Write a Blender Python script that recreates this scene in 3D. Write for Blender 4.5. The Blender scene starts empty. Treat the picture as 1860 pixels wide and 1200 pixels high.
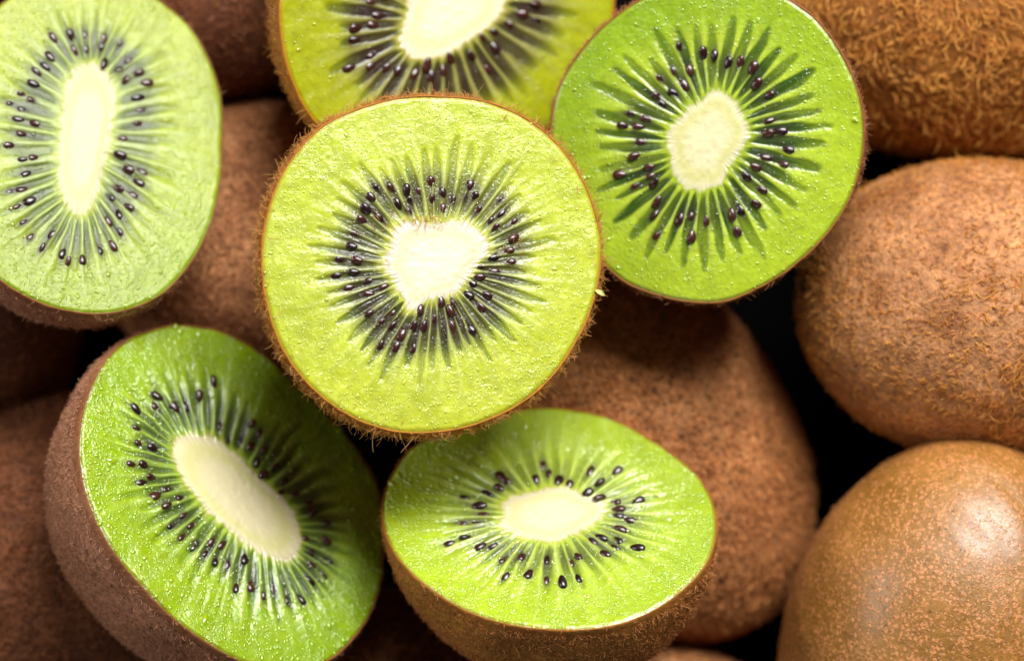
import bpy, math, random
import numpy as np
from mathutils import Vector, Matrix

random.seed(7)
rng = np.random.default_rng(11)
S = 0.052 / 620.0                  # metres per photograph pixel on the focal plane
sc = bpy.context.scene
col = sc.collection

# ------------------------------------------------------------------ camera
LENS, SENSOR = 100.0, 36.0
D = 1860 * S * LENS / SENSOR       # camera height above the focal plane (z = 0)
cam = bpy.data.cameras.new('camera')
cam.lens = LENS; cam.sensor_width = SENSOR; cam.sensor_fit = 'HORIZONTAL'
cam.clip_start = 0.01; cam.clip_end = 20.0
cam.dof.use_dof = True
cam.dof.focus_distance = D + 0.0015
cam.dof.aperture_fstop = 8.0
cam_ob = bpy.data.objects.new('camera', cam)
cam_ob.location = (0, 0, D)
col.objects.link(cam_ob)
sc.camera = cam_ob
CAM = np.array([0.0, 0.0, D])

# ------------------------------------------------------------------ light
w = bpy.data.worlds.new('World'); sc.world = w; w.use_nodes = True
w.node_tree.nodes['Background'].inputs[0].default_value = (0.95, 0.96, 1.0, 1)
w.node_tree.nodes['Background'].inputs[1].default_value = 0.035

def area(name, loc, target, sx, sy, power, colr):
    l = bpy.data.lights.new(name, 'AREA'); l.shape = 'RECTANGLE'
    l.size = sx; l.size_y = sy; l.energy = power; l.color = colr
    o = bpy.data.objects.new(name, l); o.location = loc
    o.rotation_euler = (Vector(target) - Vector(loc)).to_track_quat('-Z', 'Y').to_euler()
    col.objects.link(o)
    return o
area('window_light', (0.16, 0.44, 0.43), (0.0, 0.0, -0.02), 0.42, 0.30, 8.6, (1.0, 0.985, 0.96))
area('side_light', (-0.50, 0.12, 0.27), (-0.02, 0.0, -0.02), 0.25, 0.25, 1.15, (1.0, 0.98, 0.96))
area('added_fill', (-0.10, -0.50, 0.30), (0.0, 0.0, -0.02), 0.4, 0.25, 0.32, (1.0, 0.95, 0.88))  # unseen fill lamp, added to lift the skins facing the bottom edge
sc.view_settings.view_transform = 'Standard'
sc.view_settings.look = 'None'
sc.view_settings.exposure = 0.0
sc.view_settings.gamma = 1.0
sc.cycles.use_denoising = True
sc.cycles.max_bounces = 8

# ------------------------------------------------------------------ helpers
def lin(c):
    c = np.asarray(c, float) / 255.0
    return np.where(c <= 0.04045, c / 12.92, ((c + 0.055) / 1.055) ** 2.4)

def nrm(v):
    v = np.asarray(v, float)
    return v / np.linalg.norm(v)

def pix(px, py, z):
    """world point seen at photograph pixel px, py at height z (pixels)"""
    zm = z * S; k = (D - zm) / D
    return np.array([(px - 930) * S * k, (600 - py) * S * k, zm])

def ss(a, b, x):
    t = np.clip((x - a) / (b - a), 0, 1)
    return t * t * (3 - 2 * t)

def vnoise(x, y, seed=0, px=0):
    """smooth value noise, about -1..1; px = period along x (0: none)"""
    r = np.random.default_rng(seed)
    T = r.random((256, 256)) * 2 - 1
    xi = np.floor(x).astype(int); yi = np.floor(y).astype(int)
    fx = x - xi; fy = y - yi
    fx = fx * fx * (3 - 2 * fx); fy = fy * fy * (3 - 2 * fy)
    x0, x1 = (xi % px, (xi + 1) % px) if px else (xi, xi + 1)
    g = lambda a, b: T[a % 256, b % 256]
    return ((g(x0, yi) * (1 - fx) + g(x1, yi) * fx) * (1 - fy)
            + (g(x0, yi + 1) * (1 - fx) + g(x1, yi + 1) * fx) * fy)

def grid_mesh(name, P, closed_u=True, cap=False, attr=None, smooth=True):
    """P: (rings, around, 3) -> mesh of quads; attr: (rings, around, 3) colours"""
    R, U = P.shape[:2]
    v = P.reshape(-1, 3)
    r = np.arange(R - 1)[:, None]; u = np.arange(U)[None, :]; u2 = (u + 1) % U
    f = np.stack([r * U + u, r * U + u2, (r + 1) * U + u2, (r + 1) * U + u], -1).reshape(-1, 4)
    me = bpy.data.meshes.new(name)
    me.vertices.add(len(v)); me.vertices.foreach_set('co', v.astype(np.float32).ravel())
    me.loops.add(f.size); me.loops.foreach_set('vertex_index', f.astype(np.int32).ravel())
    me.polygons.add(len(f))
    me.polygons.foreach_set('loop_start', np.arange(0, f.size, 4, dtype=np.int32))
    me.polygons.foreach_set('use_smooth', np.full(len(f), smooth))
    me.update(calc_edges=True)
    if attr is not None:
        a = me.color_attributes.new('tint', 'FLOAT_COLOR', 'POINT')
        c = np.ones((len(v), 4), np.float32); c[:, :3] = attr.reshape(-1, 3)
        a.data.foreach_set('color', c.ravel())
    me.validate()
    return me

def link(name, data, mat=None, parent=None, kind=None, label=None):
    o = bpy.data.objects.new(name, data)
    if mat is not None:
        data.materials.clear() if hasattr(data.materials, 'clear') else None
        data.materials.append(mat)
    col.objects.link(o)
    if parent is not None: o.parent = parent
    if kind: o['kind'] = kind
    if label: o['label'] = label
    return o

# ------------------------------------------------------------------ materials
def new_mat(name):
    m = bpy.data.materials.new(name); m.use_nodes = True
    nt = m.node_tree; b = nt.nodes['Principled BSDF']
    return m, nt, b

def N(nt, typ, **kw):
    n = nt.nodes.new(typ)
    for k, v in kw.items():
        if k in n.inputs: n.inputs[k].default_value = v
        else: setattr(n, k, v)
    return n

def flesh_material(name, grain=1.0, rough=0.30, wet=0.6, sss=0.4, crough=0.07, cell=2500.0):
    m, nt, b = new_mat(name); L = nt.links
    at = N(nt, 'ShaderNodeAttribute'); at.attribute_name = 'tint'
    tc = N(nt, 'ShaderNodeTexCoord')
    n1 = N(nt, 'ShaderNodeTexNoise', Scale=900.0, Detail=4.0, Roughness=0.65)
    L.new(tc.outputs['Object'], n1.inputs['Vector'])
    mr = N(nt, 'ShaderNodeMapRange'); mr.inputs['From Min'].default_value = 0.3; mr.inputs['From Max'].default_value = 0.7
    mr.inputs['To Min'].default_value = 0.86; mr.inputs['To Max'].default_value = 1.16
    L.new(n1.outputs['Fac'], mr.inputs['Value'])
    vm = N(nt, 'ShaderNodeVectorMath', operation='SCALE')
    L.new(at.outputs['Color'], vm.inputs[0]); L.new(mr.outputs[0], vm.inputs['Scale'])
    L.new(vm.outputs[0], b.inputs['Base Color'])
    # fine cells of the cut flesh: small wet grains
    v = N(nt, 'ShaderNodeTexVoronoi', Scale=cell, feature='SMOOTH_F1')
    v.inputs['Smoothness'].default_value = 0.4
    L.new(tc.outputs['Object'], v.inputs['Vector'])
    n2 = N(nt, 'ShaderNodeTexNoise', Scale=cell * 1.6, Detail=3.0, Roughness=0.6)
    L.new(tc.outputs['Object'], n2.inputs['Vector'])
    bp1 = N(nt, 'ShaderNodeBump', Strength=0.8 * grain, Distance=0.00022)
    bp1.invert = True
    L.new(v.outputs['Distance'], bp1.inputs['Height'])
    bp2 = N(nt, 'ShaderNodeBump', Strength=0.7 * grain, Distance=0.00018)
    L.new(n2.outputs['Fac'], bp2.inputs['Height']); L.new(bp1.outputs[0], bp2.inputs['Normal'])
    L.new(bp2.outputs[0], b.inputs['Coat Normal'])
    bp3 = N(nt, 'ShaderNodeBump', Strength=0.22 * grain, Distance=0.0002)
    L.new(n2.outputs['Fac'], bp3.inputs['Height']); L.new(bp3.outputs[0], b.inputs['Normal'])
    b.inputs['Roughness'].default_value = rough
    b.inputs['IOR'].default_value = 1.38
    b.inputs['Coat Weight'].default_value = wet
    b.inputs['Coat Roughness'].default_value = crough
    b.inputs['Coat IOR'].default_value = 1.62
    b.inputs['Subsurface Weight'].default_value = sss
    b.inputs['Subsurface Radius'].default_value = (0.9, 1.0, 0.35)
    b.inputs['Subsurface Scale'].default_value = 0.0018
    return m

def core_material():
    m, nt, b = new_mat('core_flesh'); L = nt.links
    at = N(nt, 'ShaderNodeAttribute'); at.attribute_name = 'tint'
    tc = N(nt, 'ShaderNodeTexCoord')
    n2 = N(nt, 'ShaderNodeTexNoise', Scale=2600.0, Detail=3.0)
    L.new(tc.outputs['Object'], n2.inputs['Vector'])
    bp = N(nt, 'ShaderNodeBump', Strength=0.45, Distance=0.00012)
    L.new(n2.outputs['Fac'], bp.inputs['Height'])
    L.new(at.outputs['Color'], b.inputs['Base Color']); L.new(bp.outputs[0], b.inputs['Normal'])
    b.inputs['Roughness'].default_value = 0.5
    b.inputs['Subsurface Weight'].default_value = 0.5
    b.inputs['Subsurface Radius'].default_value = (1.0, 0.9, 0.6)
    b.inputs['Subsurface Scale'].default_value = 0.002
    return m
CORE = core_material()

def seed_material():
    m, nt, b = new_mat('seed_coat'); L = nt.links
    oi = N(nt, 'ShaderNodeObjectInfo')
    cr = N(nt, 'ShaderNodeValToRGB')
    cr.color_ramp.elements[0].color = (0.012, 0.004, 0.006, 1)
    cr.color_ramp.elements[1].color = (0.055, 0.015, 0.011, 1)
    L.new(oi.outputs['Random'], cr.inputs[0]); L.new(cr.outputs[0], b.inputs['Base Color'])
    tc = N(nt, 'ShaderNodeTexCoord')
    n2 = N(nt, 'ShaderNodeTexNoise', Scale=7.0, Detail=3.0)
    L.new(tc.outputs['Object'], n2.inputs['Vector'])
    bp = N(nt, 'ShaderNodeBump', Strength=0.35, Distance=0.0001)
    L.new(n2.outputs['Fac'], bp.inputs['Height']); L.new(bp.outputs[0], b.inputs['Normal'])
    b.inputs['Roughness'].default_value = 0.22
    b.inputs['Coat Weight'].default_value = 0.6
    b.inputs['Coat Roughness'].default_value = 0.08
    return m
SEEDM = seed_material()

def skin_material(name, dark, light, spot, spots=0.5, spot_scale=700.0, rough=0.6, spec=0.3, bump=0.5, edge=None, lo=0.10, hi=0.42, coat=0.0, mott=0.38, mscale=900.0):
    m, nt, b = new_mat(name); L = nt.links
    tc = N(nt, 'ShaderNodeTexCoord')
    n1 = N(nt, 'ShaderNodeTexNoise', Scale=90.0, Detail=6.0, Roughness=0.62)
    L.new(tc.outputs['Object'], n1.inputs['Vector'])
    cr = N(nt, 'ShaderNodeValToRGB')
    cr.color_ramp.elements[0].position = 0.34; cr.color_ramp.elements[1].position = 0.66
    cr.color_ramp.elements[0].color = (*lin(dark), 1); cr.color_ramp.elements[1].color = (*lin(light), 1)
    L.new(n1.outputs['Fac'], cr.inputs[0])
    wn = N(nt, 'ShaderNodeTexNoise', Scale=spot_scale * 1.3, Detail=2.0)
    L.new(tc.outputs['Object'], wn.inputs['Vector'])
    mxv = N(nt, 'ShaderNodeVectorMath', operation='MULTIPLY_ADD')
    L.new(wn.outputs['Color'], mxv.inputs[0]); mxv.inputs[1].default_value = (0.0009, 0.0009, 0.0009)
    L.new(tc.outputs['Object'], mxv.inputs[2])
    v = N(nt, 'ShaderNodeTexVoronoi', Scale=spot_scale); v.inputs['Randomness'].default_value = 1.0
    L.new(mxv.outputs[0], v.inputs['Vector'])
    rnd = N(nt, 'ShaderNodeSeparateColor'); L.new(v.outputs['Color'], rnd.inputs[0])
    thr = N(nt, 'ShaderNodeMapRange'); thr.inputs['To Min'].default_value = lo; thr.inputs['To Max'].default_value = hi
    L.new(rnd.outputs[0], thr.inputs['Value'])
    sub = N(nt, 'ShaderNodeMath', operation='SUBTRACT'); L.new(thr.outputs[0], sub.inputs[0]); L.new(v.outputs['Distance'], sub.inputs[1])
    mask = N(nt, 'ShaderNodeMapRange'); mask.inputs['From Min'].default_value = -0.04; mask.inputs['From Max'].default_value = 0.08
    mask.inputs['To Max'].default_value = spots
    L.new(sub.outputs[0], mask.inputs['Value'])
    mix = N(nt, 'ShaderNodeMix', data_type='RGBA')
    L.new(mask.outputs[0], mix.inputs[0]); L.new(cr.outputs[0], mix.inputs[6]); mix.inputs[7].default_value = (*lin(spot), 1)
    nm = N(nt, 'ShaderNodeTexNoise', Scale=mscale, Detail=3.0, Roughness=0.6)
    L.new(tc.outputs['Object'], nm.inputs['Vector'])
    mm = N(nt, 'ShaderNodeMapRange'); mm.inputs['From Min'].default_value = 0.3; mm.inputs['From Max'].default_value = 0.7
    mm.inputs['To Min'].default_value = 1 - mott; mm.inputs['To Max'].default_value = 1 + mott
    L.new(nm.outputs['Fac'], mm.inputs['Value'])
    vs = N(nt, 'ShaderNodeVectorMath', operation='SCALE'); L.new(mix.outputs[2], vs.inputs[0]); L.new(mm.outputs[0], vs.inputs['Scale'])
    out = vs.outputs[0]
    if edge is not None:
        at = N(nt, 'ShaderNodeAttribute'); at.attribute_name = 'tint'
        mx2 = N(nt, 'ShaderNodeMix', data_type='RGBA')
        sp = N(nt, 'ShaderNodeSeparateColor'); L.new(at.outputs['Color'], sp.inputs[0])
        L.new(sp.outputs[0], mx2.inputs[0]); L.new(out, mx2.inputs[6]); mx2.inputs[7].default_value = (*lin(edge), 1)
        out = mx2.outputs[2]
    L.new(out, b.inputs['Base Color'])
    n3 = N(nt, 'ShaderNodeTexNoise', Scale=1000.0, Detail=4.0, Roughness=0.7)
    L.new(tc.outputs['Object'], n3.inputs['Vector'])
    b1 = N(nt, 'ShaderNodeBump', Strength=bump, Distance=0.0006); L.new(n3.outputs['Fac'], b1.inputs['Height'])
    b2 = N(nt, 'ShaderNodeBump', Strength=bump * 0.8, Distance=0.00025)
    L.new(mask.outputs[0], b2.inputs['Height']); L.new(b1.outputs[0], b2.inputs['Normal'])
    L.new(b2.outputs[0], b.inputs['Normal'])
    cb = N(nt, 'ShaderNodeBump', Strength=0.30, Distance=0.00025); L.new(mask.outputs[0], cb.inputs['Height'])
    b.inputs['Roughness'].default_value = rough
    b.inputs['Specular IOR Level'].default_value = spec
    b.inputs['Coat Weight'].default_value = coat; b.inputs['Coat Roughness'].default_value = 0.32; L.new(b1.outputs[0] if coat < 0.1 else cb.outputs[0], b.inputs['Coat Normal']); b.inputs['Coat IOR'].default_value = 1.6
    b.inputs['Subsurface Weight'].default_value = 0.08
    b.inputs['Subsurface Radius'].default_value = (1, 0.5, 0.2)
    b.inputs['Subsurface Scale'].default_value = 0.0008
    return m

def hair_material(name, c1, c2, trans=0.35):
    m = bpy.data.materials.new(name); m.use_nodes = True
    nt = m.node_tree; nt.nodes.clear(); L = nt.links
    hi = N(nt, 'ShaderNodeHairInfo')
    cr = N(nt, 'ShaderNodeValToRGB')
    cr.color_ramp.elements[0].color = (*lin(c1), 1); cr.color_ramp.elements[1].color = (*lin(c2), 1)
    L.new(hi.outputs['Random'], cr.inputs[0])
    pb = N(nt, 'ShaderNodeBsdfPrincipled'); pb.inputs['Roughness'].default_value = 0.5
    pb.inputs['Specular IOR Level'].default_value = 0.35
    L.new(cr.outputs[0], pb.inputs['Base Color'])
    tr = N(nt, 'ShaderNodeBsdfTranslucent'); L.new(cr.outputs[0], tr.inputs['Color'])
    mx = N(nt, 'ShaderNodeMixShader'); mx.inputs[0].default_value = trans
    L.new(pb.outputs[0], mx.inputs[1]); L.new(tr.outputs[0], mx.inputs[2])
    o = N(nt, 'ShaderNodeOutputMaterial'); L.new(mx.outputs[0], o.inputs[0])
    return m

# ------------------------------------------------------------------ fuzz (hair curves)
def fuzz(name, P, Nn, length, radius, mat, parent, lean=0.8, curl=0.8, seed=1, npt=5, clump=None):
    """P, Nn: roots and normals (local, metres); length / radius in pixels (arrays or numbers)"""
    r = np.random.default_rng(seed)
    n = len(P)
    length = np.broadcast_to(length, (n,)) * S
    t = r.normal(size=(n, 3))
    if clump is not None: t = t * 0.6 + clump * 1.0
    t -= (t * Nn).sum(1, keepdims=True) * Nn
    t /= np.linalg.norm(t, axis=1, keepdims=True) + 1e-9
    bt = np.cross(Nn, t)
    ln = np.clip(r.normal(lean, 0.25, n), 0.1, 1.8)[:, None]
    d0 = Nn + t * ln; d0 /= np.linalg.norm(d0, axis=1, keepdims=True)
    cu = r.normal(0, curl, n)[:, None]; cz = r.normal(-0.35, 0.4, n)[:, None] * curl
    pts = np.zeros((n, npt, 3)); pts[:, 0] = P - Nn * 0.5 * S
    d = d0.copy(); seg = (length / (npt - 1))[:, None]
    for k in range(1, npt):
        pts[:, k] = pts[:, k - 1] + d * seg
        d = d + (bt * cu + Nn * cz) * (1.6 / (npt - 1)) + r.normal(0, 0.10, (n, 3))
        d /= np.linalg.norm(d, axis=1, keepdims=True)
    hc = bpy.data.hair_curves.new(name)
    hc.add_curves([npt] * n)
    hc.attributes['position'].data.foreach_set('vector', pts.astype(np.float32).ravel())
    ra = hc.attributes.new('radius', 'FLOAT', 'POINT')
    prof = np.linspace(1.0, 0.45, npt)[None, :] * np.broadcast_to(radius, (n,))[:, None] * r.uniform(0.7, 1.2, (n, 1)) * S
    ra.data.foreach_set('value', prof.astype(np.float32).ravel())
    return link(name, hc, mat, parent, kind='stuff')

# ------------------------------------------------------------------ seeds
def make_seed_mesh():
    R, U = 9, 12
    P = np.zeros((R, U, 3))
    for i in range(R):
        a = math.pi * i / (R - 1)
        x = -math.cos(a); rr = math.sin(a) ** 0.85 * (1.0 + 0.22 * math.cos(a))   # blunt one end, pointed the other
        for j in range(U):
            b = 2 * math.pi * j / U
            P[i, j] = (x, rr * math.cos(b), rr * math.sin(b))
    P[0, :, 1:] = 1e-4; P[-1, :, 1:] = 1e-4
    P[0, :, 1:] *= 0.1; P[-1, :, 1:] *= 0.1
    return grid_mesh('seed', P)
SEED = make_seed_mesh(); SEED.materials.append(SEEDM)

# ------------------------------------------------------------------ beads of juice and cut cells on the flesh
def bead_material():
    m, nt, b = new_mat('wet_cells'); L = nt.links
    at = N(nt, 'ShaderNodeAttribute'); at.attribute_name = 'tint'
    L.new(at.outputs['Color'], b.inputs['Base Color'])
    b.inputs['Roughness'].default_value = 0.15
    b.inputs['IOR'].default_value = 1.6
    b.inputs['Coat Weight'].default_value = 1.0; b.inputs['Coat Roughness'].default_value = 0.05; b.inputs['Coat IOR'].default_value = 1.7
    b.inputs['Subsurface Weight'].default_value = 0.3; b.inputs['Subsurface Scale'].default_value = 0.001
    return m
BEAD = bead_material()
def beads(n, X, h, colr, depth, root, sd, rad, rays):
    if not n: return
    r = np.random.default_rng(sd + 200)
    RS, U = h.shape
    # even by area: choose ring with probability ~ radius
    sI = (4 + (RS - 8) * np.sqrt(r.random(n * 2))).astype(int); uI = r.integers(0, U, n * 2)
    dens = 0.5 + 0.5 * vnoise(X[sI, uI, 0] / 40, X[sI, uI, 1] / 40, sd + 201)
    k = r.random(n * 2) < 0.25 + 0.5 * dens
    sI, uI = sI[k][:n], uI[k][:n]; n = len(sI)
    c = np.concatenate([X[sI, uI], (h[sI, uI] + depth)[:, None]], -1)
    c[:, :2] += r.normal(0, 0.8, (n, 2))
    R_ = rad * r.lognormal(-0.1, 0.38, n)
    el = 1 + np.abs(r.normal(0, 0.5, n))               # some drawn out along the fibres
    d = rays[uI]; d2 = np.stack([-d[:, 1], d[:, 0]], -1)
    a = np.arange(6) * np.pi / 3
    P = []
    for rr, zz in ((1.0, -0.25), (0.72, 0.42)):
        for t in a:
            xy = (d * (np.cos(t) * rr * el)[:, None] + d2 * (np.sin(t) * rr)) * R_[:, None]
            P.append(np.concatenate([c[:, :2] + xy, (c[:, 2] + zz * R_ * 0.8)[:, None]], -1))
    P.append(np.concatenate([c[:, :2], (c[:, 2] + 0.66 * R_ * 0.8)[:, None]], -1))
    V = np.stack(P, 1).reshape(-1, 3)
    f = [(i, (i + 1) % 6, 6 + (i + 1) % 6) for i in range(6)] + [(i, 6 + (i + 1) % 6, 6 + i) for i in range(6)] + [(6 + i, 6 + (i + 1) % 6, 12) for i in range(6)]
    F = (np.array(f)[None] + 13 * np.arange(n)[:, None, None]).reshape(-1, 3)
    me = bpy.data.meshes.new('juice_beads')
    me.vertices.add(len(V)); me.vertices.foreach_set('co', (V * S).astype(np.float32).ravel())
    me.loops.add(F.size); me.loops.foreach_set('vertex_index', F.astype(np.int32).ravel())
    me.polygons.add(len(F)); me.polygons.foreach_set('loop_start', np.arange(0, F.size, 3, dtype=np.int32))
    me.polygons.foreach_set('use_smooth', np.ones(len(F), bool)); me.update(calc_edges=True)
    at = me.color_attributes.new('tint', 'FLOAT_COLOR', 'POINT')
    cc_ = np.ones((n, 13, 4), np.float32); cc_[..., :3] = np.clip(colr[sI, uI] * 1.08, 0, .9)[:, None]
    at.data.foreach_set('color', cc_.ravel())
    link('juice_beads', me, BEAD, root, kind='stuff')

# ------------------------------------------------------------------ half kiwi
def periodic_outline(pts, U, wrap_ang):
    """closed outline (k,2) about 0 -> points at the U parameters (normalised ellipse angle)"""
    a, b = np.abs(pts[:, 0]).max(), np.abs(pts[:, 1]).max()
    ang = np.arctan2(pts[:, 1] / b, pts[:, 0] / a)
    rad = np.hypot(pts[:, 0] / a, pts[:, 1] / b)
    o = np.argsort(ang); ang, rad = ang[o], rad[o]
    A = np.concatenate([ang - 2 * np.pi, ang, ang + 2 * np.pi]); Rr = np.tile(rad, 3)
    u = wrap_ang
    dense = np.interp(np.linspace(-2 * np.pi, 2 * np.pi, 1441), A, Rr)
    k = np.hanning(33); k /= k.sum()
    dense = np.convolve(dense, k, 'same')
    r = np.interp((u + np.pi) % (2 * np.pi) - np.pi, np.linspace(-2 * np.pi, 2 * np.pi, 1441), dense)
    return np.stack([a * r * np.cos(u), b * r * np.sin(u)], -1)

def half_kiwi(name, label, face, core, seeds, zc, tilt, tdir, depth, st, U=720, RS=180):
    face = np.array(face, float); core = np.array(core, float)
    cpx = face.mean(0)
    # face plane
    P0 = pix((face[:, 0].min() + face[:, 0].max()) / 2, (face[:, 1].min() + face[:, 1].max()) / 2, zc)
    view = nrm(CAM - P0)
    td = nrm([tdir[0], tdir[1], 0]); td = nrm(td - td.dot(view) * view)
    n = nrm(view * math.cos(math.radians(tilt)) + td * math.sin(math.radians(tilt)))
    e1 = nrm(np.array([1.0, 0, 0]) - n[0] * n); e2 = np.cross(n, e1)
    def to_face(px, py):
        d = pix(px, py, 0) - CAM
        t = n.dot(P0 - CAM) / n.dot(d)
        q = CAM + d * t - P0
        return np.array([q.dot(e1), q.dot(e2)]) / S
    F = np.array([to_face(*p) for p in face]); C = np.array([to_face(*p) for p in core])
    cc = (C.min(0) + C.max(0)) / 2
    F -= cc; C = (C - cc) * 0.95
    P0 = P0 + (cc[0] * e1 + cc[1] * e2) * S
    # align the parameter frame with the core's long axis
    cov = np.cov(C.T); ew, ev = np.linalg.eigh(cov); ax = ev[:, 1]
    el = math.sqrt(ew[1] / max(ew[0], 1e-6))
    rot = np.array([[ax[0], ax[1]], [-ax[1], ax[0]]]) if el > 1.25 else np.eye(2)
    u = np.linspace(-np.pi, np.pi, U, endpoint=False)
    O2 = periodic_outline(F @ rot.T, U, u) @ rot
    C2 = periodic_outline(C @ rot.T, U, u) @ rot
    sd = st['seed']
    # ---- locules
    r = np.random.default_rng(sd)
    K = st.get('K', 40)
    uk = (np.arange(K) + r.uniform(-0.22, 0.22, K)) * 2 * np.pi / K - np.pi
    tipk = np.clip(r.normal(st.get('tip', 0.66), 0.06, K), 0.45, 0.92)
    stk = np.clip(r.normal(1.0, 0.18, K), 0.45, 1.2)
    def field(uu, s):
        """u, s arrays -> locule mask, fibre value"""
        wob = vnoise(uu * 9 / np.pi + 50, s * 4, sd + 1) * 0.018 + vnoise(uu * 30 / np.pi + 90, s * 9, sd + 2) * 0.008
        uw = uu + wob * (0.4 + s)
        uu3 = np.concatenate([uk - 2 * np.pi, uk, uk + 2 * np.pi]); idx = np.searchsorted(uu3, uw)
        lo = uu3[np.clip(idx - 1, 0, 3 * K - 1)]; hi = uu3[np.clip(idx, 0, 3 * K - 1)]
        near_hi = (hi - uw) < (uw - lo)
        c = np.where(near_hi, hi, lo); ki = (np.where(near_hi, idx, idx - 1)) % K
        gap = (hi - lo)
        d = np.abs(uw - c) / gap                      # 0 at locule axis, .5 midway
        tip = tipk[ki]
        q = np.clip((s - 0.03) / (tip - 0.03), 0, 1)
        wdt = st.get('width', 0.36) * np.sin(np.pi * np.clip(q, 0, 1) ** 0.8) ** 0.6 * (1 - 0.35 * q) + 0.03 * (q < 1)
        wdt = wdt * (1 + 0.30 * vnoise(uu * 70 / np.pi + 20, s * 5, sd + 61))
        sf = st.get('soft', 0.20)
        m = ss(sf * 0.55, -sf * 0.45, d - wdt) * (q < 1) * (q > 0) * ss(0, .08, 1 - q)
        return m, q, stk[ki], d, uw
    s = np.linspace(0, 1, RS) ** 0.92
    Sg, Ug = np.meshgrid(s, u, indexing='ij')
    m, q, sk, dd, uw = field(Ug, Sg)
    X = C2[None] + (O2 - C2)[None] * Sg[..., None]
    # direction dependent strength of the dark rays (local x, y)
    dirw = np.ones_like(Sg)
    if 'dark_dir' in st:
        dx, dy, amt = st['dark_dir']
        an = np.arctan2(X[..., 1], X[..., 0])
        dirw = 1 - amt * (0.5 - 0.5 * np.cos(an - math.atan2(dy, dx)))
    # ---- colours (linear albedo)
    cO, cI, cD, cP, cF, cC = [lin(st[k]) for k in ('outer', 'inner', 'dark', 'purple', 'fibre', 'core')]
    mix = lambda a, b, t: a * (1 - t[..., None]) + b * t[..., None]
    colr = np.broadcast_to(cO, Sg.shape + (3,)).copy()
    if 'outer2' in st:  # tone drifts to one side; on some halves this is shade put into colour
        gx, gy = nrm(st['green_dir'])
        tt = np.clip(0.5 + 0.55 * (X[..., 0] * gx + X[..., 1] * gy) / np.abs(O2).max() + 0.15 * vnoise(X[..., 0] / 80, X[..., 1] / 80, sd + 44), 0, 1)
        colr = mix(colr, lin(st['outer2'])[None, None], tt)
    inner = ss(0.80, 0.28, Sg + 0.06 * vnoise(Ug * 20 / np.pi, Sg * 3, sd + 3))
    colr = mix(colr, cI[None, None], inner * 0.9)
    mott = vnoise(X[..., 0] / 34, X[..., 1] / 34, sd + 4) * 0.6 + vnoise(X[..., 0] / 13, X[..., 1] / 13, sd + 5) * 0.4
    colr *= (1 + st.get('mottle', 0.10) * mott)[..., None]
    # pale fibres running outwards from the core
    fib = vnoise((Ug + np.pi) * 66 / np.pi, Sg * 3.2, sd + 6, px=132) * 0.6 + vnoise((Ug + np.pi) * 120 / np.pi, Sg * 6, sd + 7, px=240) * 0.4
    sept = ss(0.26, 0.5, dd) * ss(0.95, 0.35, Sg)
    fz = np.clip(sept * st.get('septa', 0.6) + 0.5 * np.clip(fib, 0, 1) * ss(0.9, 0.25, Sg), 0, 1)
    zn = ss(0.02, 0.12, Sg) * ss(st.get('zend', 0.5), st.get('zend', 0.5) - 0.2, Sg + 0.05 * fib)
    colr = mix(colr, lin(st['zone'])[None, None], zn * st.get('zone_amt', 0.6) * dirw)
    colr = mix(colr, cF[None, None], fz * st.get('fibre_amt', 0.6))
    # outward soft streaks in the outer flesh
    stre = vnoise((Ug + np.pi) * 40 / np.pi, Sg * 1.6, sd + 8, px=80)
    colr *= (1 + st.get('streak', 0.07) * stre * ss(0.2, 0.5, Sg) * ss(1.0, 0.8, Sg))[..., None]
    dk = m * sk * dirw * st.get('dark_amt', 0.8)
    outfade = 1 - st.get('tip_fade', 0.5) * ss(0.5, 1.0, q)
    dk = np.clip(dk * outfade * (0.85 + 0.3 * fib), 0, 0.97)
    colr = mix(colr, cD[None, None], dk)
    pz = ss(0.02, 0.22, Sg) * ss(st.get('pend', 0.52), st.get('pend', 0.52) - 0.22, Sg)
    colr = mix(colr, cP[None, None], np.clip(m * pz * sk * dirw * st.get('purple_amt', 0.6) * (0.8 + 0.5 * fib), 0, 0.95))
    # ---- relief in pixels
    A = 0.75 * st.get('relief', 1.0)
    h = -0.75 * st.get('groove', 3.2) * m * sk * ss(0, .15, Sg)
    h += A * (1.3 * fib * ss(1.0, 0.4, Sg) + 1.0 * sept * ss(.02, .15, Sg))
    lum = st.get('lumps', 1.0)
    h += lum * (2.2 * vnoise(X[..., 0] / 52, X[..., 1] / 52, sd + 9) + 1.1 * vnoise(X[..., 0] / 19, X[..., 1] / 19, sd + 10) + 0.3 * vnoise(X[..., 0] / 8, X[..., 1] / 8, sd + 12))
    h += st.get('pebble', 0.5) * vnoise(X[..., 0] / 4.6, X[..., 1] / 4.6, sd + 13) * ss(.3, .6, Sg)
    h += st.get('ripple', 0.0) * vnoise((Ug + np.pi) * 32 / np.pi, Sg * 5 + 3, sd + 11, px=64) * ss(0.05, 0.3, Sg)
    h -= 3.0 * ss(0.955, 1.0, Sg) ** 2
    # exposed and buried seeds: stain round each (the dark jelly sac) and a hollow
    seedpos = []
    zscale, ox, oy, exposed, buried = seeds
    Xf = X.reshape(-1, 2)
    for (lst, bur) in ((exposed, 0), (buried, 1)):
        for (zx, zy) in lst:
            p = to_face(ox + zx * zscale, oy + zy * zscale) - cc
            seedpos.append((p, bur))
    rays = (O2 - C2) / np.linalg.norm(O2 - C2, axis=1)[:, None]
    info = []
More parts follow.
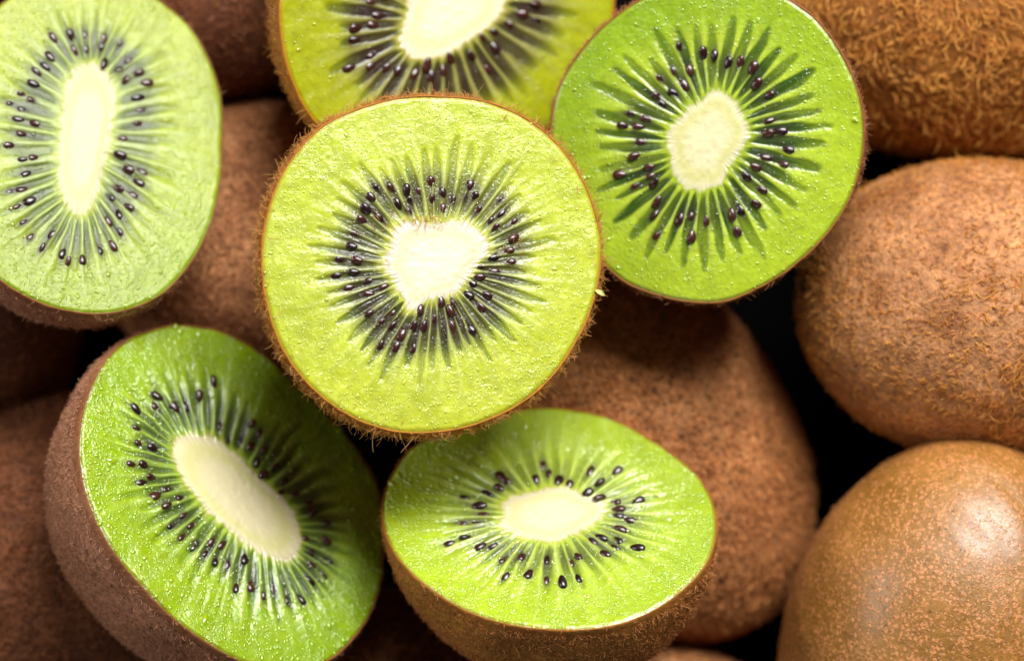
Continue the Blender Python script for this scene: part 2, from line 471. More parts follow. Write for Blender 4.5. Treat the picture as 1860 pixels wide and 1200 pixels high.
    for p, bur in seedpos:
        d2 = ((Xf - p) ** 2).sum(1); i = int(d2.argmin()); ui = i % U
        if d2[i] > 14 ** 2: continue
        si = i // U
        dr = rays[ui]
        if si < 9: p = X[9, ui].copy()
        # stain
        lo, hi = max(0, si - 30), min(RS, si + 40)
        sub = X[lo:hi] - p
        al = sub @ dr; ac = sub @ np.array([-dr[1], dr[0]])
        g = np.exp(-((al / 19.0) ** 2 + (ac / 8.0) ** 2))
        g2 = np.exp(-((al / 10.0) ** 2 + (ac / 5.0) ** 2) ** 2)
        colr[lo:hi] = mix(colr[lo:hi], cP[None, None], np.clip(g * (0.75 if bur else 0.45) * st.get('stain', 1.0), 0, 0.9))
        if bur:
            colr[lo:hi] = mix(colr[lo:hi], lin((38, 20, 26))[None, None], np.clip(g2 * 0.75, 0, 1))
            h[lo:hi] += g2 * 0.9
        info.append((p, bur, dr, i))
    # core edge and rim tint
    edge_n = 0.075 + 0.05 * vnoise((Ug + np.pi) * 50 / np.pi, Sg * 2, sd + 14, px=100)
    colr = mix(colr, mix(lin(st['halo'])[None, None], cC[None, None], ss(0.6, 0.0, Sg / edge_n)), ss(1.25, 0.25, Sg / edge_n))
    colr = mix(colr, lin(st['rim'])[None, None], ss(0.965, 1.0, Sg) * 0.8)
    colr = np.clip(colr, 0.002, 0.95)
    # ---- objects
    root = bpy.data.objects.new(name, None); col.objects.link(root)
    root.empty_display_size = 0.01
    base = P0 - n * depth * S
    M = Matrix(((e1[0], e2[0], n[0], base[0]), (e1[1], e2[1], n[1], base[1]), (e1[2], e2[2], n[2], base[2]), (0, 0, 0, 1)))
    root.matrix_world = M
    root['label'] = label; root['category'] = 'kiwi half'; root['group'] = 'halved kiwi fruits in the pile'
    V = np.concatenate([X, (h + depth)[..., None]], -1) * S
    link('flesh', grid_mesh('flesh', V, attr=colr), st['mat'], root)
    beads(st.get('beads', 0), X, h, colr, depth, root, sd, st.get('bead_r', 1.9), rays)
    # core disc, joined to the first ring of the flesh
    ring = np.linspace(0.0, 1, 26)[:, None, None]
    CX = C2[None] * ring
    ch = h[0][None] * ring[..., 0] ** 16 + 0.8 * vnoise(CX[..., 0] / 9, CX[..., 1] / 9, sd + 20) * (1 - ring[..., 0] ** 4) + 1.2 * (1 - ring[..., 0] ** 2)
    cn = ring[..., 0] + 0.07 * vnoise(np.broadcast_to((u + np.pi) * 50 / np.pi, (26, U)), ring[..., 0] * 3 + np.zeros((1, U)), sd + 21, px=100) * ring[..., 0]
    ccol = mix(np.broadcast_to(cC, CX.shape[:2] + (3,)), lin(st.get('core_rim', st['core']))[None, None], ss(0.45, 1.0, cn))
    ccol = mix(ccol, colr[0][None], ss(0.72, 1.0, cn + np.zeros((1, U))))
    Cv = np.concatenate([CX, (ch + depth)[..., None]], -1) * S
    link('core', grid_mesh('core', Cv, attr=ccol), CORE, root)
    # skin: rim annulus then dome
    cen = (O2.min(0) + O2.max(0)) / 2
    Ro = O2 - cen
    rl = np.linalg.norm(Ro, axis=1)[:, None]
    th = 2.6
    us = u[::2]; O3 = Ro[::2]; rl3 = rl[::2]; U3 = len(us)
    rimn = 1 + 0.35 * vnoise((us + np.pi) * 60 / np.pi, us * 0, sd + 31, px=120)
    rows, att = [], []
    def row(scale, off, z, a):
        q_ = cen + O3 * scale + O3 / rl3 * np.asarray(off).reshape(-1, 1) * np.ones((U3, 1))
        rows.append(np.concatenate([q_, np.broadcast_to(np.asarray(z, float).reshape(-1, 1), (U3, 1)) + depth], -1)); att.append(np.full((U3, 3), a))
    row(1.0, np.full(U3, -1.2), np.full(U3, -6.0), 1.0)
    row(1.0, np.full(U3, -0.5), -3.0 + 1.0 * rimn, 1.0)
    row(1.0, 1.2 * rimn, -2.2 + 1.4 * rimn, 1.0)
    row(1.0, th * rimn, -3.6 * np.ones(U3), 0.7)
    bul = st.get('bulge', 0.0)
    nphi = 90
    for i in range(nphi):
        f_ = 0.014 + 0.986 * (i + 1) / nphi
        ph = f_ * math.pi / 2
        sc_ = math.cos(ph) ** st.get('pow', 0.9) + bul * math.sin(2 * ph)
        row(max(sc_, 0.0005), th * max(sc_, 0.0005), np.full(U3, -math.sin(ph) * depth - 3.0 * math.cos(ph)), max(0.0, 0.55 * (1 - i / 2.5)))
    SV = np.array(rows); SA = np.array(att)
    # slight unevenness of the skin
    k_ = 1 + 0.008 * vnoise(SV[..., 0] / 70, SV[..., 1] / 70 + SV[..., 2] / 60, sd + 40)
    SV[4:, :, 0] = cen[0] + (SV[4:, :, 0] - cen[0]) * k_[4:]; SV[4:, :, 1] = cen[1] + (SV[4:, :, 1] - cen[1]) * k_[4:]
    me = grid_mesh('skin', SV * S, attr=SA); me.flip_normals() if False else None
    link('skin', me, st['skin'], root)
    # fuzz on the skin: sample the dome
    nh = st['hairs']
    r = np.random.default_rng(sd + 70)
    i = (4 + (r.random(nh) ** st.get('hair_bias', 1.0)) * (len(rows) - 20)).astype(int)
    j = r.integers(0, U3, nh)
    a = SV[i, j]; b_ = SV[i, (j + 1) % U3]; c_ = SV[i + 1, j]
    w1 = r.random((nh, 1)); w2 = r.random((nh, 1))
    P = a + (b_ - a) * w1 + (c_ - a) * w2
    nn = np.cross(c_ - a, b_ - a); nn /= np.linalg.norm(nn, axis=1, keepdims=True) + 1e-12
    outw = a - np.array([cen[0], cen[1], depth * 0.5]); sg = np.sign((nn * outw).sum(1, keepdims=True)); nn *= sg
    fuzz('fuzz', P * S, nn, st['hlen'] * r.lognormal(0, 0.3, nh), st['hrad'], st['hair'], root, lean=st.get('lean', 0.9), curl=st.get('curl', 0.9), seed=sd + 71)
    # rim hairs standing round the cut edge
    nr = st.get('rim_hairs', 0)
    if nr:
        j = r.integers(0, U3, nr)
        # hairs gather in tufts
        tuft = vnoise((us + np.pi) * 45 / np.pi, us * 0, sd + 33, px=90) * 0.5 + 0.5
        j = j[r.random(nr) < 0.25 + 0.9 * tuft[j]]; nr = len(j)
        i = r.integers(3, 9, nr)
        P = SV[i, j]; nn = np.concatenate([(O3 / rl3)[j], r.normal(-0.05, 0.35, (nr, 1))], -1)
        nn /= np.linalg.norm(nn, axis=1, keepdims=True)
        fuzz('rim_fuzz', P * S, nn, st['rlen'] * r.lognormal(0, 0.35, nr), st['hrad'] * 0.85, st['hair'], root, lean=0.7, curl=1.3, seed=sd + 72, npt=7)
    # seeds
    r = np.random.default_rng(sd + 90)
    hf = h.reshape(-1)
    for p, bur, dr, i in info:
        o = bpy.data.objects.new('seed', SEED); col.objects.link(o); o.parent = root
        ang = math.atan2(dr[1], dr[0]) + r.normal(0, 0.16) + math.pi
        k = st.get('seed_size', 1.0) * r.uniform(0.80, 1.18)
        z = hf[i] + (-2.6 if bur else r.uniform(-2.6, 1.8)) - (r.uniform(0, 1.2) if bur else 0)
        o.location = (p[0] * S, p[1] * S, (z + depth) * S)
        o.rotation_euler = (r.normal(0, 0.3), r.normal(0, 0.16), ang)
        o.scale = (11.2 * k * S, 6.8 * k * S * r.uniform(0.9, 1.15), 4.9 * k * S)
    return root

# ------------------------------------------------------------------ hair and skin stock
H_GOLD = hair_material('golden_fuzz', (170, 104, 40), (240, 186, 110), 0.45)
H_BROWN = hair_material('brown_fuzz', (124, 76, 48), (206, 142, 98), 0.3)
H_GREY = hair_material('greyish_fuzz', (156, 106, 78), (220, 168, 130), 0.3)
H_ORANGE = hair_material('orange_brown_fuzz', (150, 88, 44), (240, 172, 104), 0.35)
SK_HALF = skin_material('half_skin', (96, 58, 34), (138, 88, 52), (158, 98, 58), 0.5, 900, edge=(140, 84, 34))
SK_GREY = skin_material('dull_skin', (156, 104, 76), (192, 138, 106), (120, 78, 56), 0.5, 900, edge=(130, 78, 34))
SK_OLIVE = skin_material('olive_skin', (144, 96, 40), (194, 136, 64), (140, 80, 44), 0.5, 900, edge=(150, 92, 26))
SK_ORANGE = skin_material('orange_skin', (150, 90, 40), (188, 124, 62), (190, 120, 60), 0.5, 900, edge=(176, 110, 30))

# ------------------------------------------------------------------ the six cut halves
c1 = dict(seed=101, beads=7500, bead_r=1.2, outer2=(176, 188, 46), green_dir=(-0.4, 1.0), zone=(84, 78, 36), zone_amt=0.9, zend=0.52, outer=(184, 192, 46), inner=(182, 194, 60), dark=(62, 80, 10), purple=(50, 32, 24), fibre=(214, 222, 150),
          core=(222, 214, 190), core_rim=(208, 202, 150), halo=(176, 176, 70), rim=(168, 150, 30), K=44, tip=0.60, width=0.36,
          dark_amt=0.95, tip_fade=0.3, purple_amt=0.95, pend=0.50, dark_dir=(-0.3, -1, 0.45), relief=1.0, groove=2.6, lumps=0.5,  # dark rays weaker at the top: the sheen over them put into colour
          pebble=0.25, septa=0.5, fibre_amt=0.5, skin=SK_ORANGE, hair=H_GOLD, hairs=16000, hlen=13, hrad=0.65, rim_hairs=3600, rlen=16,
          hair_bias=1.3, mat=flesh_material('pale_green_flesh', 0.42, 0.40, 0.6), curl=1.1, seed_size=0.95)
half_kiwi('kiwi_half', 'round pale green kiwi half on top of the pile, with a cream heart-shaped core',
    [(803,177),(667,194),(582,233),(514,316),(482,412),(477,480),(488,559),(514,633),(565,701),(644,758),(723,783),(791,783),(893,758),(978,707),(1041,627),(1080,537),(1092,457),(1075,367),(1029,282),(961,219),(882,185)],
    [(725,406),(780,413),(846,406),(880,427),(886,456),(857,485),(838,515),(780,537),(747,564),(729,529),(718,504),(698,484),(714,445)],
    (0.3665, 560, 280,
     [(633,150),(331,224),(510,190),(571,198),(637,236),(688,278),(287,338),(236,466),(262,538),(248,596),(155,616),(318,638),(396,668),(322,800),(442,797),(543,865),(595,865),(485,905),(727,788),(876,770),(829,878),(908,712),(871,622),(815,708),(578,780),(1046,345),(948,375),(925,340),(1018,491),(1040,430),(541,975),(465,260),(306,285)],
     [(362,180),(433,180),(688,205),(737,240),(822,165),(845,225),(865,292),(975,240),(980,305),(375,330),(250,405),(180,535),(320,705),(225,672),(435,865),(378,958),(460,968),(650,835),(735,865),(945,595),(940,525),(1025,550),(520,290),(800,230),(880,570),(740,745),(680,735),(830,650),(385,835),(530,240)]),
    0, 11, (0.85, 0.5), 340, c1, U=900, RS=220)

KW1 = bpy.context.scene.objects['kiwi_half']
def on_face(px, py, root, up):
    """local point of a half kiwi's cut plane seen at a photograph pixel"""
    M = root.matrix_world; n = np.array(M.to_3x3() @ Vector((0, 0, 1)))
    o = np.array(M @ Vector((0, 0, up)))
    d = pix(px, py, 0) - CAM
    q = CAM + d * (n.dot(o - CAM) / n.dot(d))
    return M.inverted() @ Vector(q)
r_ = np.random.default_rng(5)
spots_ = [(778 + r_.normal(0, 22), 404 + r_.normal(0, 8)) for _ in range(26)] + [(930 + r_.normal(0, 26), 445 + r_.normal(0, 12)) for _ in range(10)] \
    + [(700 + r_.normal(0, 14), 430 + r_.normal(0, 30)) for _ in range(10)] + [(782 + 300 * math.cos(a), 480 + 295 * math.sin(a)) for a in r_.uniform(0, 6.28, 26)]
Pn = np.array([on_face(x, y, KW1, (340 + 1.5) * S) for x, y in spots_])
fuzz('stray_hair', Pn, np.tile([[0.0, 0.0, 1.0]], (len(Pn), 1)), r_.uniform(10, 26, len(Pn)), 0.55, H_GOLD, KW1, lean=1.8, curl=0.9, seed=8, npt=7)
def flake(px, py, ln, wd, ang):
    p = np.array(on_face(px, py, KW1, 338 * S)) / S
    a = np.linspace(-1, 1, 9)[:, None]; b = np.linspace(-1, 1, 5)[None]
    x = a * ln * 0.5 + 0 * b; y = b * wd * 0.5 * (1 - 0.7 * a ** 2); z = 3 * np.cos(a * 2.2) + 1.2 * b ** 2 + 4
    ca, sa = math.cos(ang), math.sin(ang)
    V = np.stack([p[0] + x * ca - y * sa, p[1] + x * sa + y * ca, p[2] + z], -1)
    me = bpy.data.meshes.new('peel_flake')
    vs = V.reshape(-1, 3) * S
    fs = [(i * 5 + j, i * 5 + j + 1, i * 5 + j + 6, i * 5 + j + 5) for i in range(8) for j in range(4)]
    me.from_pydata([tuple(v) for v in vs], [], fs)
    o = link('peel_flake', me, FLAKE, KW1)
    md = o.modifiers.new('thickness', 'SOLIDIFY'); md.thickness = 1.5 * S
FLAKE = new_mat('peel_flake')[0]
FLAKE.node_tree.nodes['Principled BSDF'].inputs['Base Color'].default_value = (0.72, 0.62, 0.22, 1)
FLAKE.node_tree.nodes['Principled BSDF'].inputs['Subsurface Weight'].default_value = 0.3
FLAKE.node_tree.nodes['Principled BSDF'].inputs['Subsurface Scale'].default_value = 0.001
flake(1089, 532, 20, 9, -0.5)

c2 = dict(seed=202, beads=3500, bead_r=1.7, outer2=(138, 158, 16), green_dir=(0.3, -1.0), zone=(120,138,84), zone_amt=0.5, outer=(156, 168, 20), inner=(154, 168, 42), dark=(40, 76, 14), purple=(56, 50, 50), fibre=(206, 222, 160),  # fibre tone lightened to carry the milky wet sheen in its colour
          core=(204, 198, 156), core_rim=(188, 188, 104), halo=(160, 172, 60), rim=(110, 140, 20), K=42, tip=0.60, width=0.30,
          dark_amt=0.55, tip_fade=0.5, purple_amt=0.5, pend=0.5, relief=2.0, groove=2.2, lumps=0.5, pebble=0.6, ripple=0.9,
          septa=0.5, fibre_amt=0.6, skin=SK_GREY, hair=H_GREY, hairs=14000, hlen=9, hrad=0.7, rim_hairs=500, rlen=10,
          mat=flesh_material('wet_green_flesh', 0.8, 0.42, 0.45), seed_size=1.1)
half_kiwi('kiwi_half', 'green kiwi half with a tall upright oval cream core at the upper left corner',
    [(289,0),(351,57),(388,129),(400,170),(402,258),(395,351),(362,450),(295,532),(207,566),(129,563),(62,543),(0,506),(-60,440),(-100,340),(-110,240),(-85,130),(-40,50),(20,-5),(90,-40),(180,-50),(245,-28)],
    [(160,113),(184,122),(208,163),(199,228),(186,302),(173,358),(147,393),(117,367),(108,302),(113,228),(121,163),(134,128)],
    (0.4336, 0, 20,
     [(248,101),(337,156),(235,180),(178,243),(168,291),(117,338),(167,457),(119,499),(120,610),(170,601),(135,669),(150,782),(98,806),(550,280),(641,290),(603,353),(604,457),(540,521),(565,808),(484,865),(501,969),(312,1035),(373,1028),(459,215),(215,220),(103,437)],
     [(323,88),(381,82),(460,105),(525,125),(522,235),(560,200),(605,250),(75,375),(66,548),(118,732),(70,740),(617,400),(528,590),(560,650),(620,660),(519,728),(580,755),(490,765),(520,832),(445,982),(290,1000),(240,925),(155,935),(130,870),(530,910),(160,360),(120,400),(605,705),(385,150),(445,140),(205,980)]),
    -190, 25, (0.45, 0.9), 365, c2, U=640, RS=160)

c3 = dict(seed=303, beads=500, bead_r=1.8, zone=(92,80,38), zone_amt=0.8, zend=0.6, outer=(158, 164, 12), inner=(140, 150, 30), dark=(54, 60, 12), purple=(50, 30, 26), fibre=(184, 184, 110),
          core=(240, 228, 190), core_rim=(228, 212, 146), halo=(168, 160, 72), rim=(180, 140, 20), K=36, tip=0.66, width=0.36,
          dark_amt=0.85, tip_fade=0.5, purple_amt=0.8, pend=0.55, relief=0.7, groove=1.6, lumps=0.5, pebble=0.3, septa=0.7,
          fibre_amt=0.6, skin=SK_ORANGE, hair=H_GOLD, hairs=12000, hlen=10, hrad=0.7, rim_hairs=600, rlen=10,
          mat=flesh_material('olive_green_flesh', 0.5, 0.36, 0.35), seed_size=1.25)
half_kiwi('kiwi_half', 'yellowish green kiwi half at the top edge, partly behind the heart-cored half',
    [(512,64),(510,20),(512,-40),(530,-120),(600,-210),(720,-270),(840,-280),(960,-250),(1060,-170),(1108,-80),(1116,0),(1108,60),(1085,120),(1040,190),(980,245),(900,285),(800,300),(700,290),(620,258),(566,213),(531,142)],
    [(740,40),(724,78),(755,108),(810,96),(850,70),(915,14),(905,-40),(840,-70),(765,-30)],
    (0.23656, 600, 0,
     [(1607,68),(1610,190),(360,228),(225,260),(215,350),(178,568),(768,530),(1112,465),(1240,570)],
     [(400,165),(340,60),(350,455),(550,575),(685,600),(900,575),(780,430),(950,460),(1270,265),(1150,270),(1400,225),(1500,150),(340,545),(455,560),(800,620),(1290,400),(430,0)]),
    -260, 21, (1.0, 0.1), 340, c3, U=560, RS=140)

c4 = dict(seed=404, beads=3500, bead_r=1.4, outer2=(134, 162, 28), green_dir=(-0.6, 0.8), soft=0.17, zone=(96,116,26), zone_amt=0.45, zend=0.4, outer=(166, 186, 40), inner=(174, 192, 42), dark=(40, 74, 14), purple=(46, 40, 32), fibre=(190, 214, 96),  # upper left greened and darkened: shade and view angle put into the colour
          core=(216, 210, 166), core_rim=(194, 192, 104), halo=(148, 168, 40), rim=(120, 120, 20), K=38, tip=0.70, width=0.40,
          dark_amt=0.95, tip_fade=0.25, purple_amt=0.5, pend=0.5, relief=0.9, groove=1.4, lumps=0.4, pebble=0.35, septa=0.6,
          fibre_amt=0.5, skin=SK_HALF, hair=H_BROWN, hairs=12000, hlen=9, hrad=0.7, rim_hairs=1600, rlen=10,
          mat=flesh_material('bright_green_flesh', 0.35, 0.34, 0.7), seed_size=1.1)
half_kiwi('kiwi_half', 'bright green kiwi half with long dark petal-shaped rays, at the upper right',
    [(1001,237),(1008,180),(1032,128),(1075,71),(1122,28),(1160,2),(1230,-25),(1300,-33),(1380,-25),(1431,0),(1479,33),(1517,81),(1545,133),(1564,190),(1569,247),(1562,304),(1540,366),(1502,423),(1455,470),(1384,518),(1312,548),(1246,546),(1180,530),(1137,513),(1089,470),(1045,400),(1012,320)],
    [(1296,164),(1320,172),(1344,204),(1360,240),(1340,276),(1320,300),(1312,336),(1280,342),(1240,342),(1230,324),(1220,280),(1212,240),(1236,216),(1272,188)],
    (0.4, 1060, 20,
     [(547,180),(485,258),(598,190),(250,513),(180,509),(788,320),(772,247),(847,487),(897,536),(785,697),(741,741),(911,684),(786,864),(810,800),(676,912),(561,944),(494,1014),(335,855),(308,735),(322,770),(298,700),(232,648),(845,370),(700,990),(326,912)],
     [(437,155),(658,228),(713,225),(408,262),(352,300),(410,365),(335,375),(215,455),(285,480),(262,583),(165,730),(237,782),(930,618),(833,655),(715,892),(492,912),(435,935),(335,1005),(360,410),(835,547),(460,325)]),
    -140, 3, (-0.7, 0.5), 330, c4, U=720, RS=180)

c5 = dict(seed=505, beads=5000, bead_r=2.2, outer2=(122, 156, 10), green_dir=(0.8, 0.4), bulge=0.05, zone=(88,112,50), zone_amt=0.5, outer=(150, 176, 12), inner=(148, 178, 38), dark=(32, 68, 8), purple=(44, 42, 38), fibre=(178, 202, 104),
          core=(226, 216, 172), core_rim=(208, 206, 122), halo=(158, 172, 52), rim=(120, 110, 16), K=50, tip=0.60, width=0.32,
          dark_amt=0.60, tip_fade=0.5, purple_amt=0.5, pend=0.5, relief=2.3, groove=2.6, lumps=0.75, pebble=0.4, ripple=1.2,
          septa=0.6, fibre_amt=0.65, skin=SK_GREY, hair=H_GREY, hairs=26000, hlen=7, hrad=0.7, rim_hairs=500, rlen=8,
          mat=flesh_material('wet_deep_green_flesh', 0.5, 0.30, 0.75), seed_size=1.05)
half_kiwi('kiwi_half', 'tilted green kiwi half at the lower left, with a slanting oval core',
    [(328,590),(270,601),(228,620),(191,659),(165,712),(147,780),(147,843),(162,911),(197,985),(260,1063),(322,1126),(375,1163),(428,1195),(490,1213),(550,1214),(600,1196),(640,1158),(680,1095),(695,1016),(696,948),(685,874),(653,822),(611,770),(532,691),(464,633),(396,599)],
    [(316,796),(350,788),(402,802),(450,848),(494,888),(532,926),(546,964),(545,1000),(518,1021),(478,1006),(434,974),(390,936),(352,896),(324,856),(311,820)],
    (0.4, 200, 660,
     [(487,88),(232,150),(423,151),(312,202),(138,298),(149,362),(213,385),(114,459),(206,517),(341,611),(389,737),(351,790),(532,826),(658,280),(661,377),(718,398),(706,514),(768,472),(856,594),(682,452),(497,898),(937,684),(996,728),(998,806),(985,962),(925,985),(594,1018),(712,1058),(272,651),(175,462)],
     [(137,210),(233,205),(370,195),(518,290),(555,350),(612,355),(698,320),(809,545),(920,635),(228,600),(280,570),(300,735),(408,827),(455,865),(555,920),(632,890),(660,1010),(762,1020),(890,1070),(825,1075),(932,918),(932,858),(895,792),(1015,892),(160,540),(480,815),(350,690),(770,600)]),
    -170, 36, (0.80, 0.60), 385, c5, U=800, RS=200)

c6 = dict(seed=606, beads=5000, bead_r=2.1, outer2=(154, 178, 32), green_dir=(0.9, 0.5), zone=(124,134,66), zone_amt=0.5, zend=0.42, outer=(172, 196, 34), inner=(174, 196, 56), dark=(74, 108, 20), purple=(56, 50, 46), fibre=(206, 220, 124),
          core=(218, 208, 168), core_rim=(206, 200, 130), halo=(176, 186, 66), rim=(150, 130, 20), K=42, tip=0.62, width=0.30,
          dark_amt=0.60, tip_fade=0.6, purple_amt=0.55, pend=0.5, relief=2.2, groove=2.6, lumps=0.6, pebble=0.5, ripple=1.0,
          dark_dir=(-0.2, -1, 0.5), septa=0.6, fibre_amt=0.6, skin=SK_OLIVE, hair=H_ORANGE, hairs=24000, hlen=7, hrad=0.7, rim_hairs=700, rlen=8,
          mat=flesh_material('wet_lime_flesh', 0.45, 0.28, 1.0), seed_size=1.15)
half_kiwi('kiwi_half', 'light green kiwi half at the bottom centre, its brown side showing below the cut',
    [(998,740),(1050,744),(1110,760),(1170,792),(1230,832),(1270,868),(1294,912),(1300,960),(1286,1016),(1250,1060),(1190,1104),(1130,1130),(1070,1140),(990,1140),(910,1128),(842,1104),(790,1072),(738,1028),(706,980),(696,928),(704,880),(722,844),(742,816),(790,788),(870,760),(930,744)],
    [(919,907),(953,899),(993,887),(1033,885),(1060,901),(1100,920),(1092,939),(1060,957),(1033,971),(1007,984),(980,979),(940,971),(908,955),(916,933)],
    (0.2667, 780, 800,
     [(833,198),(499,306),(263,369),(365,418),(388,477),(747,244),(1298,190),(1179,268),(1179,374),(1444,390),(1391,518),(1327,577),(1134,662),(1194,638),(1217,747),(1287,708),(1440,707),(1036,762),(984,803),(1037,903),(458,696),(264,633),(158,676),(1290,393),(930,945)],
     [(510,222),(420,332),(905,245),(975,275),(1097,335),(245,530),(355,535),(370,700),(525,785),(650,760),(700,880),(820,780),(820,925),(1305,655),(1310,440),(1310,482),(795,145),(545,255),(1120,185),(540,900)]),
    -150, 43, (-0.05, 1.0), 340, c6, U=800, RS=200)

# ------------------------------------------------------------------ whole kiwis
def whole_kiwi(label, px, py, z, a, b, c, ang, dip, skin, hair, hairs, hlen, hrad, seed, lean=1.2, curl=0.9, patch=0.0, tuft=None, egg=0.0, pw=2.15):
    """a: long half axis in the picture plane (before dip), b: the short one, c: towards the camera; ang: degrees; dip: degrees the long axis sinks"""
    P0 = pix(px, py, z)
    root = bpy.data.objects.new('whole_kiwi', None); col.objects.link(root); root.empty_display_size = 0.01
    k = (D - z * S) / D
    R = Matrix.Rotation(math.radians(ang), 4, 'Z') @ Matrix.Rotation(math.radians(dip), 4, 'Y')
    root.matrix_world = Matrix.Translation(Vector(P0)) @ R
    root['label'] = label; root['category'] = 'kiwi'; root['group'] = 'whole unpeeled kiwi fruits in the pile'
    Rn, U = 110, 180
    th = np.linspace(0, np.pi, Rn)[:, None]; ph = np.linspace(0, 2 * np.pi, U, endpoint=False)[None]
    x = -np.cos(th) + 0 * ph; rr = np.sin(th) ** (2 / pw) + 0 * ph
    rr = np.where(rr < 1e-3, 1e-4, rr)
    rr = rr * (1 + egg * x)
    y = rr * np.cos(ph); zz = rr * np.sin(ph)
    V = np.stack([x * a, y * b, zz * c], -1) * k
    nz = 1 + 0.007 * vnoise(V[..., 0] / 90 + 7, V[..., 1] / 90 + V[..., 2] / 70, seed) + 0.004 * vnoise(V[..., 0] / 30, V[..., 1] / 30 + V[..., 2] / 28, seed + 1)
    V = V * nz[..., None]
    link('skin', grid_mesh('skin', V * S), skin, root)
    # stem scar at one end
    sr = np.linspace(0.02, 1, 8)[:, None]; su = np.linspace(0, 2 * np.pi, 24, endpoint=False)[None]
    rad = 20 * (1 + 0.1 * np.sin(5 * su))
    SV = np.stack([-a * 1.006 - 5 * (1 - sr ** 2) + 8 * sr ** 4 + 0 * su, sr * rad * np.cos(su), sr * rad * np.sin(su)], -1) * k
    link('stem_scar', grid_mesh('stem_scar', SV * S), SCAR, root)
    r = np.random.default_rng(seed + 5)
    # area-even sampling on the camera side
    n = hairs
    d = r.normal(size=(n * 3, 3)); d /= np.linalg.norm(d, axis=1, keepdims=True)
    Rm = np.array(R.to_3x3())
    keep = (d @ Rm.T)[:, 2] > -0.35
    d = d[keep][:n]
    thh = np.arccos(np.clip(-d[:, 0], -1, 1)); phh = np.arctan2(d[:, 2], d[:, 1]) % (2 * np.pi)
    fi = thh / np.pi * (Rn - 1); fj = phh / (2 * np.pi) * U
    i = np.clip(fi.astype(int), 1, Rn - 3); j = fj.astype(int) % U
    A = V[i, j]; Bq = V[i, (j + 1) % U]; Cq = V[i + 1, j]
    w1 = (fj - np.floor(fj))[:, None]; w2 = np.clip(fi - i, 0, 1)[:, None]
    P = A + (Bq - A) * w1 + (Cq - A) * w2
    nn = np.cross(Cq - A, Bq - A); nn /= np.linalg.norm(nn, axis=1, keepdims=True) + 1e-12
    nn *= np.sign((nn * P).sum(1, keepdims=True))
    ln = hlen * r.lognormal(0, 0.34, len(P))
    if tuft: ln = ln * (1 + 1.8 * np.exp(-((P[:, 0] - tuft[0]) ** 2 + (P[:, 1] - tuft[1]) ** 2) / tuft[2] ** 2))
    dn = vnoise(P[:, 0] / 75 + 13, P[:, 1] / 75 + P[:, 2] / 90, seed + 15) * 0.7 + vnoise(P[:, 0] / 22, P[:, 1] / 22 + P[:, 2] / 25, seed + 16) * 0.5
    kp = r.random(len(P)) < 0.72 + 0.6 * dn
    P, nn, ln = P[kp], nn[kp], ln[kp]
    sw = 2.2 * vnoise(P[:, 0] / 110 + 31, P[:, 1] / 110 + P[:, 2] / 120, seed + 17) + seed
    cl = np.stack([np.cos(sw), np.sin(sw), 0.4 * np.sin(sw * 2)], -1)
    if patch:
        pm = vnoise(P[:, 0] / 60 + 3, P[:, 1] / 60 + P[:, 2] / 80, seed + 9)
        ln *= 1 + patch * np.clip(pm, -0.7, 1)
    fuzz('fuzz', P * S, nn, ln, hrad, hair, root, lean=lean, curl=curl, seed=seed + 6, clump=cl)
    return root

SCAR = new_mat('dry_scar')[0]
SCAR.node_tree.nodes['Principled BSDF'].inputs['Base Color'].default_value = (0.05, 0.026, 0.014, 1)
SCAR.node_tree.nodes['Principled BSDF'].inputs['Roughness'].default_value = 0.9
SK_BROWN = skin_material('brown_skin', (132, 82, 42), (208, 144, 90), (78, 40, 14), 0.75, 900, bump=1.0, lo=0.15, hi=0.5)
SK_RUSS = skin_material('russet_skin', (142, 88, 48), (210, 150, 100), (150, 84, 40), 0.6, 1000, rough=0.45, bump=1.0)
SK_SCALE = skin_material('scaly_olive_skin', (142, 96, 30), (170, 118, 52), (214, 140, 84), 0.8, 1700, rough=0.42, spec=0.5, bump=0.5, lo=0.20, hi=0.58, coat=0.7, mott=0.16)
SK_AMBER = skin_material('amber_skin', (120, 70, 20), (160, 102, 38), (160, 98, 40), 0.5, 800, bump=0.8)
SK_DARK = skin_material('dark_brown_skin', (92, 50, 30), (126, 76, 48), (98, 56, 36), 0.5, 900, bump=0.8)
SK_DEEP = skin_material('deep_brown_skin', (100, 58, 36), (152, 94, 60), (66, 34, 18), 0.6, 900, bump=1.0, lo=0.15, hi=0.5)
H_RUST = hair_material('rust_fuzz', (110, 62, 34), (196, 130, 84), 0.3)
H_AMBER = hair_material('amber_fuzz', (176, 104, 36), (246, 186, 92), 0.35)

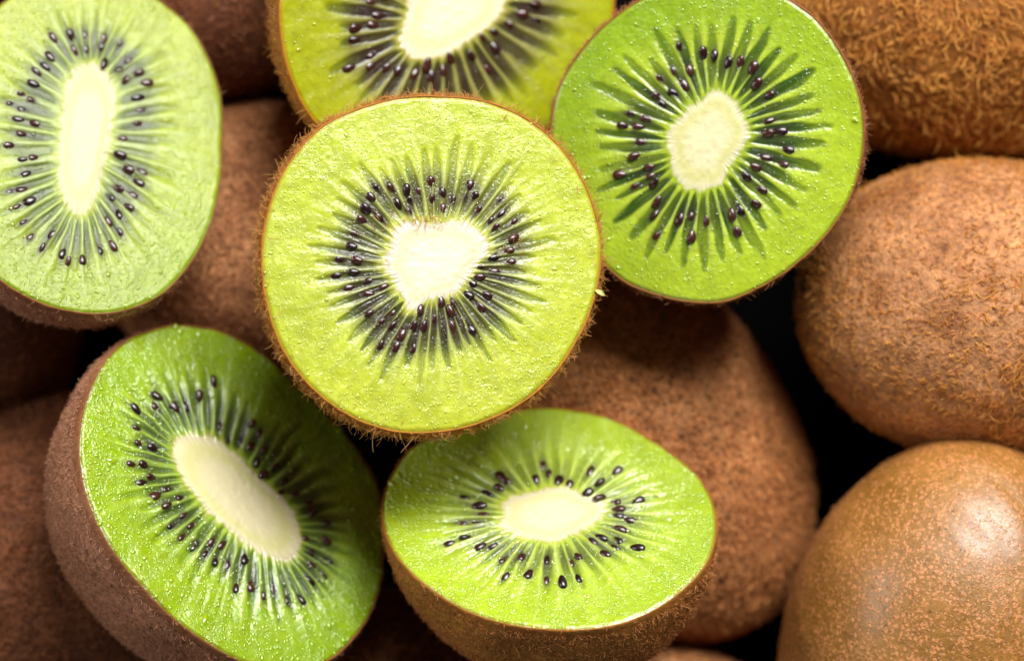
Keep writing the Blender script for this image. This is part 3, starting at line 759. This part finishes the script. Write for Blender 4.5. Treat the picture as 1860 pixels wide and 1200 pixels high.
whole_kiwi('amber brown whole kiwi with long shaggy fuzz in the upper right corner', 1725, 20, -560, 330, 268, 250, -8, 6, SK_AMBER, H_AMBER, 13000, 19, 1.5, 11, patch=0.4, curl=1.2)
whole_kiwi('large light brown kiwi with curly golden hairs, at the right edge above the scaly one', 1806, 568, -430, 358, 277, 280, -8, 8, SK_RUSS, H_AMBER, 15000, 9, 1.1, 22, patch=0.7, tuft=(20, -60, 130), curl=1.4)
whole_kiwi('smooth shiny olive-brown kiwi covered in small scales in the lower right corner', 1728, 1206, -380, 428, 314, 300, 85, -20, SK_SCALE, H_BROWN, 7000, 5, 0.5, 33, pw=1.95)
whole_kiwi('brown fuzzy whole kiwi under the bright green half, right of the centre', 1172, 806, -612, 385, 266, 235, -58, 4, SK_BROWN, H_ORANGE, 42000, 10, 1.2, 44, patch=0.3)
whole_kiwi('dull brown kiwi in the gap between the upper left half and the heart-cored half', 470, 442, -640, 290, 256, 230, 10, 4, SK_RUSS, H_BROWN, 20000, 8, 1.2, 55)
whole_kiwi('reddish brown whole kiwi in the lower left corner, behind the tilted half', 108, 1015, -600, 320, 290, 245, -40, 4, SK_DEEP, H_RUST, 34000, 12, 1.1, 66)
whole_kiwi('dark brown whole kiwi at the top edge, between the two upper left halves', 395, -70, -640, 270, 252, 230, 20, 4, SK_DARK, H_BROWN, 12000, 9, 1.1, 77)
whole_kiwi('shadowed dark brown kiwi at the left edge, below the upper left half', -90, 620, -640, 270, 225, 225, 60, 0, SK_DARK, H_BROWN, 8000, 9, 1.1, 88)
whole_kiwi('brown fuzzy kiwi showing a small patch at the bottom, between the two lower halves', 640, 1300, -620, 280, 235, 230, 5, 0, SK_DARK, H_ORANGE, 14000, 11, 1.1, 99)
whole_kiwi('sliver of a brown kiwi at the bottom edge, right of the light green half', 1170, 1400, -620, 270, 232, 230, 15, 0, SK_BROWN, H_BROWN, 8000, 8, 1.1, 110)

# ------------------------------------------------------------------ table top
m, nt, b = new_mat('black_table'); b.inputs['Base Color'].default_value = (0.002, 0.0016, 0.0016, 1); b.inputs['Roughness'].default_value = 0.9; b.inputs['Specular IOR Level'].default_value = 0.05
me = bpy.data.meshes.new('table_top')
zt = -865 * S
me.from_pydata([(-.6, -.5, zt), (.6, -.5, zt), (.6, .5, zt), (-.6, .5, zt), (-.6, -.5, zt - .02), (.6, -.5, zt - .02), (.6, .5, zt - .02), (-.6, .5, zt - .02)], [],
               [(0, 1, 2, 3), (7, 6, 5, 4), (0, 4, 5, 1), (1, 5, 6, 2), (2, 6, 7, 3), (3, 7, 4, 0)])
link('table_top', me, m, None, kind='structure')
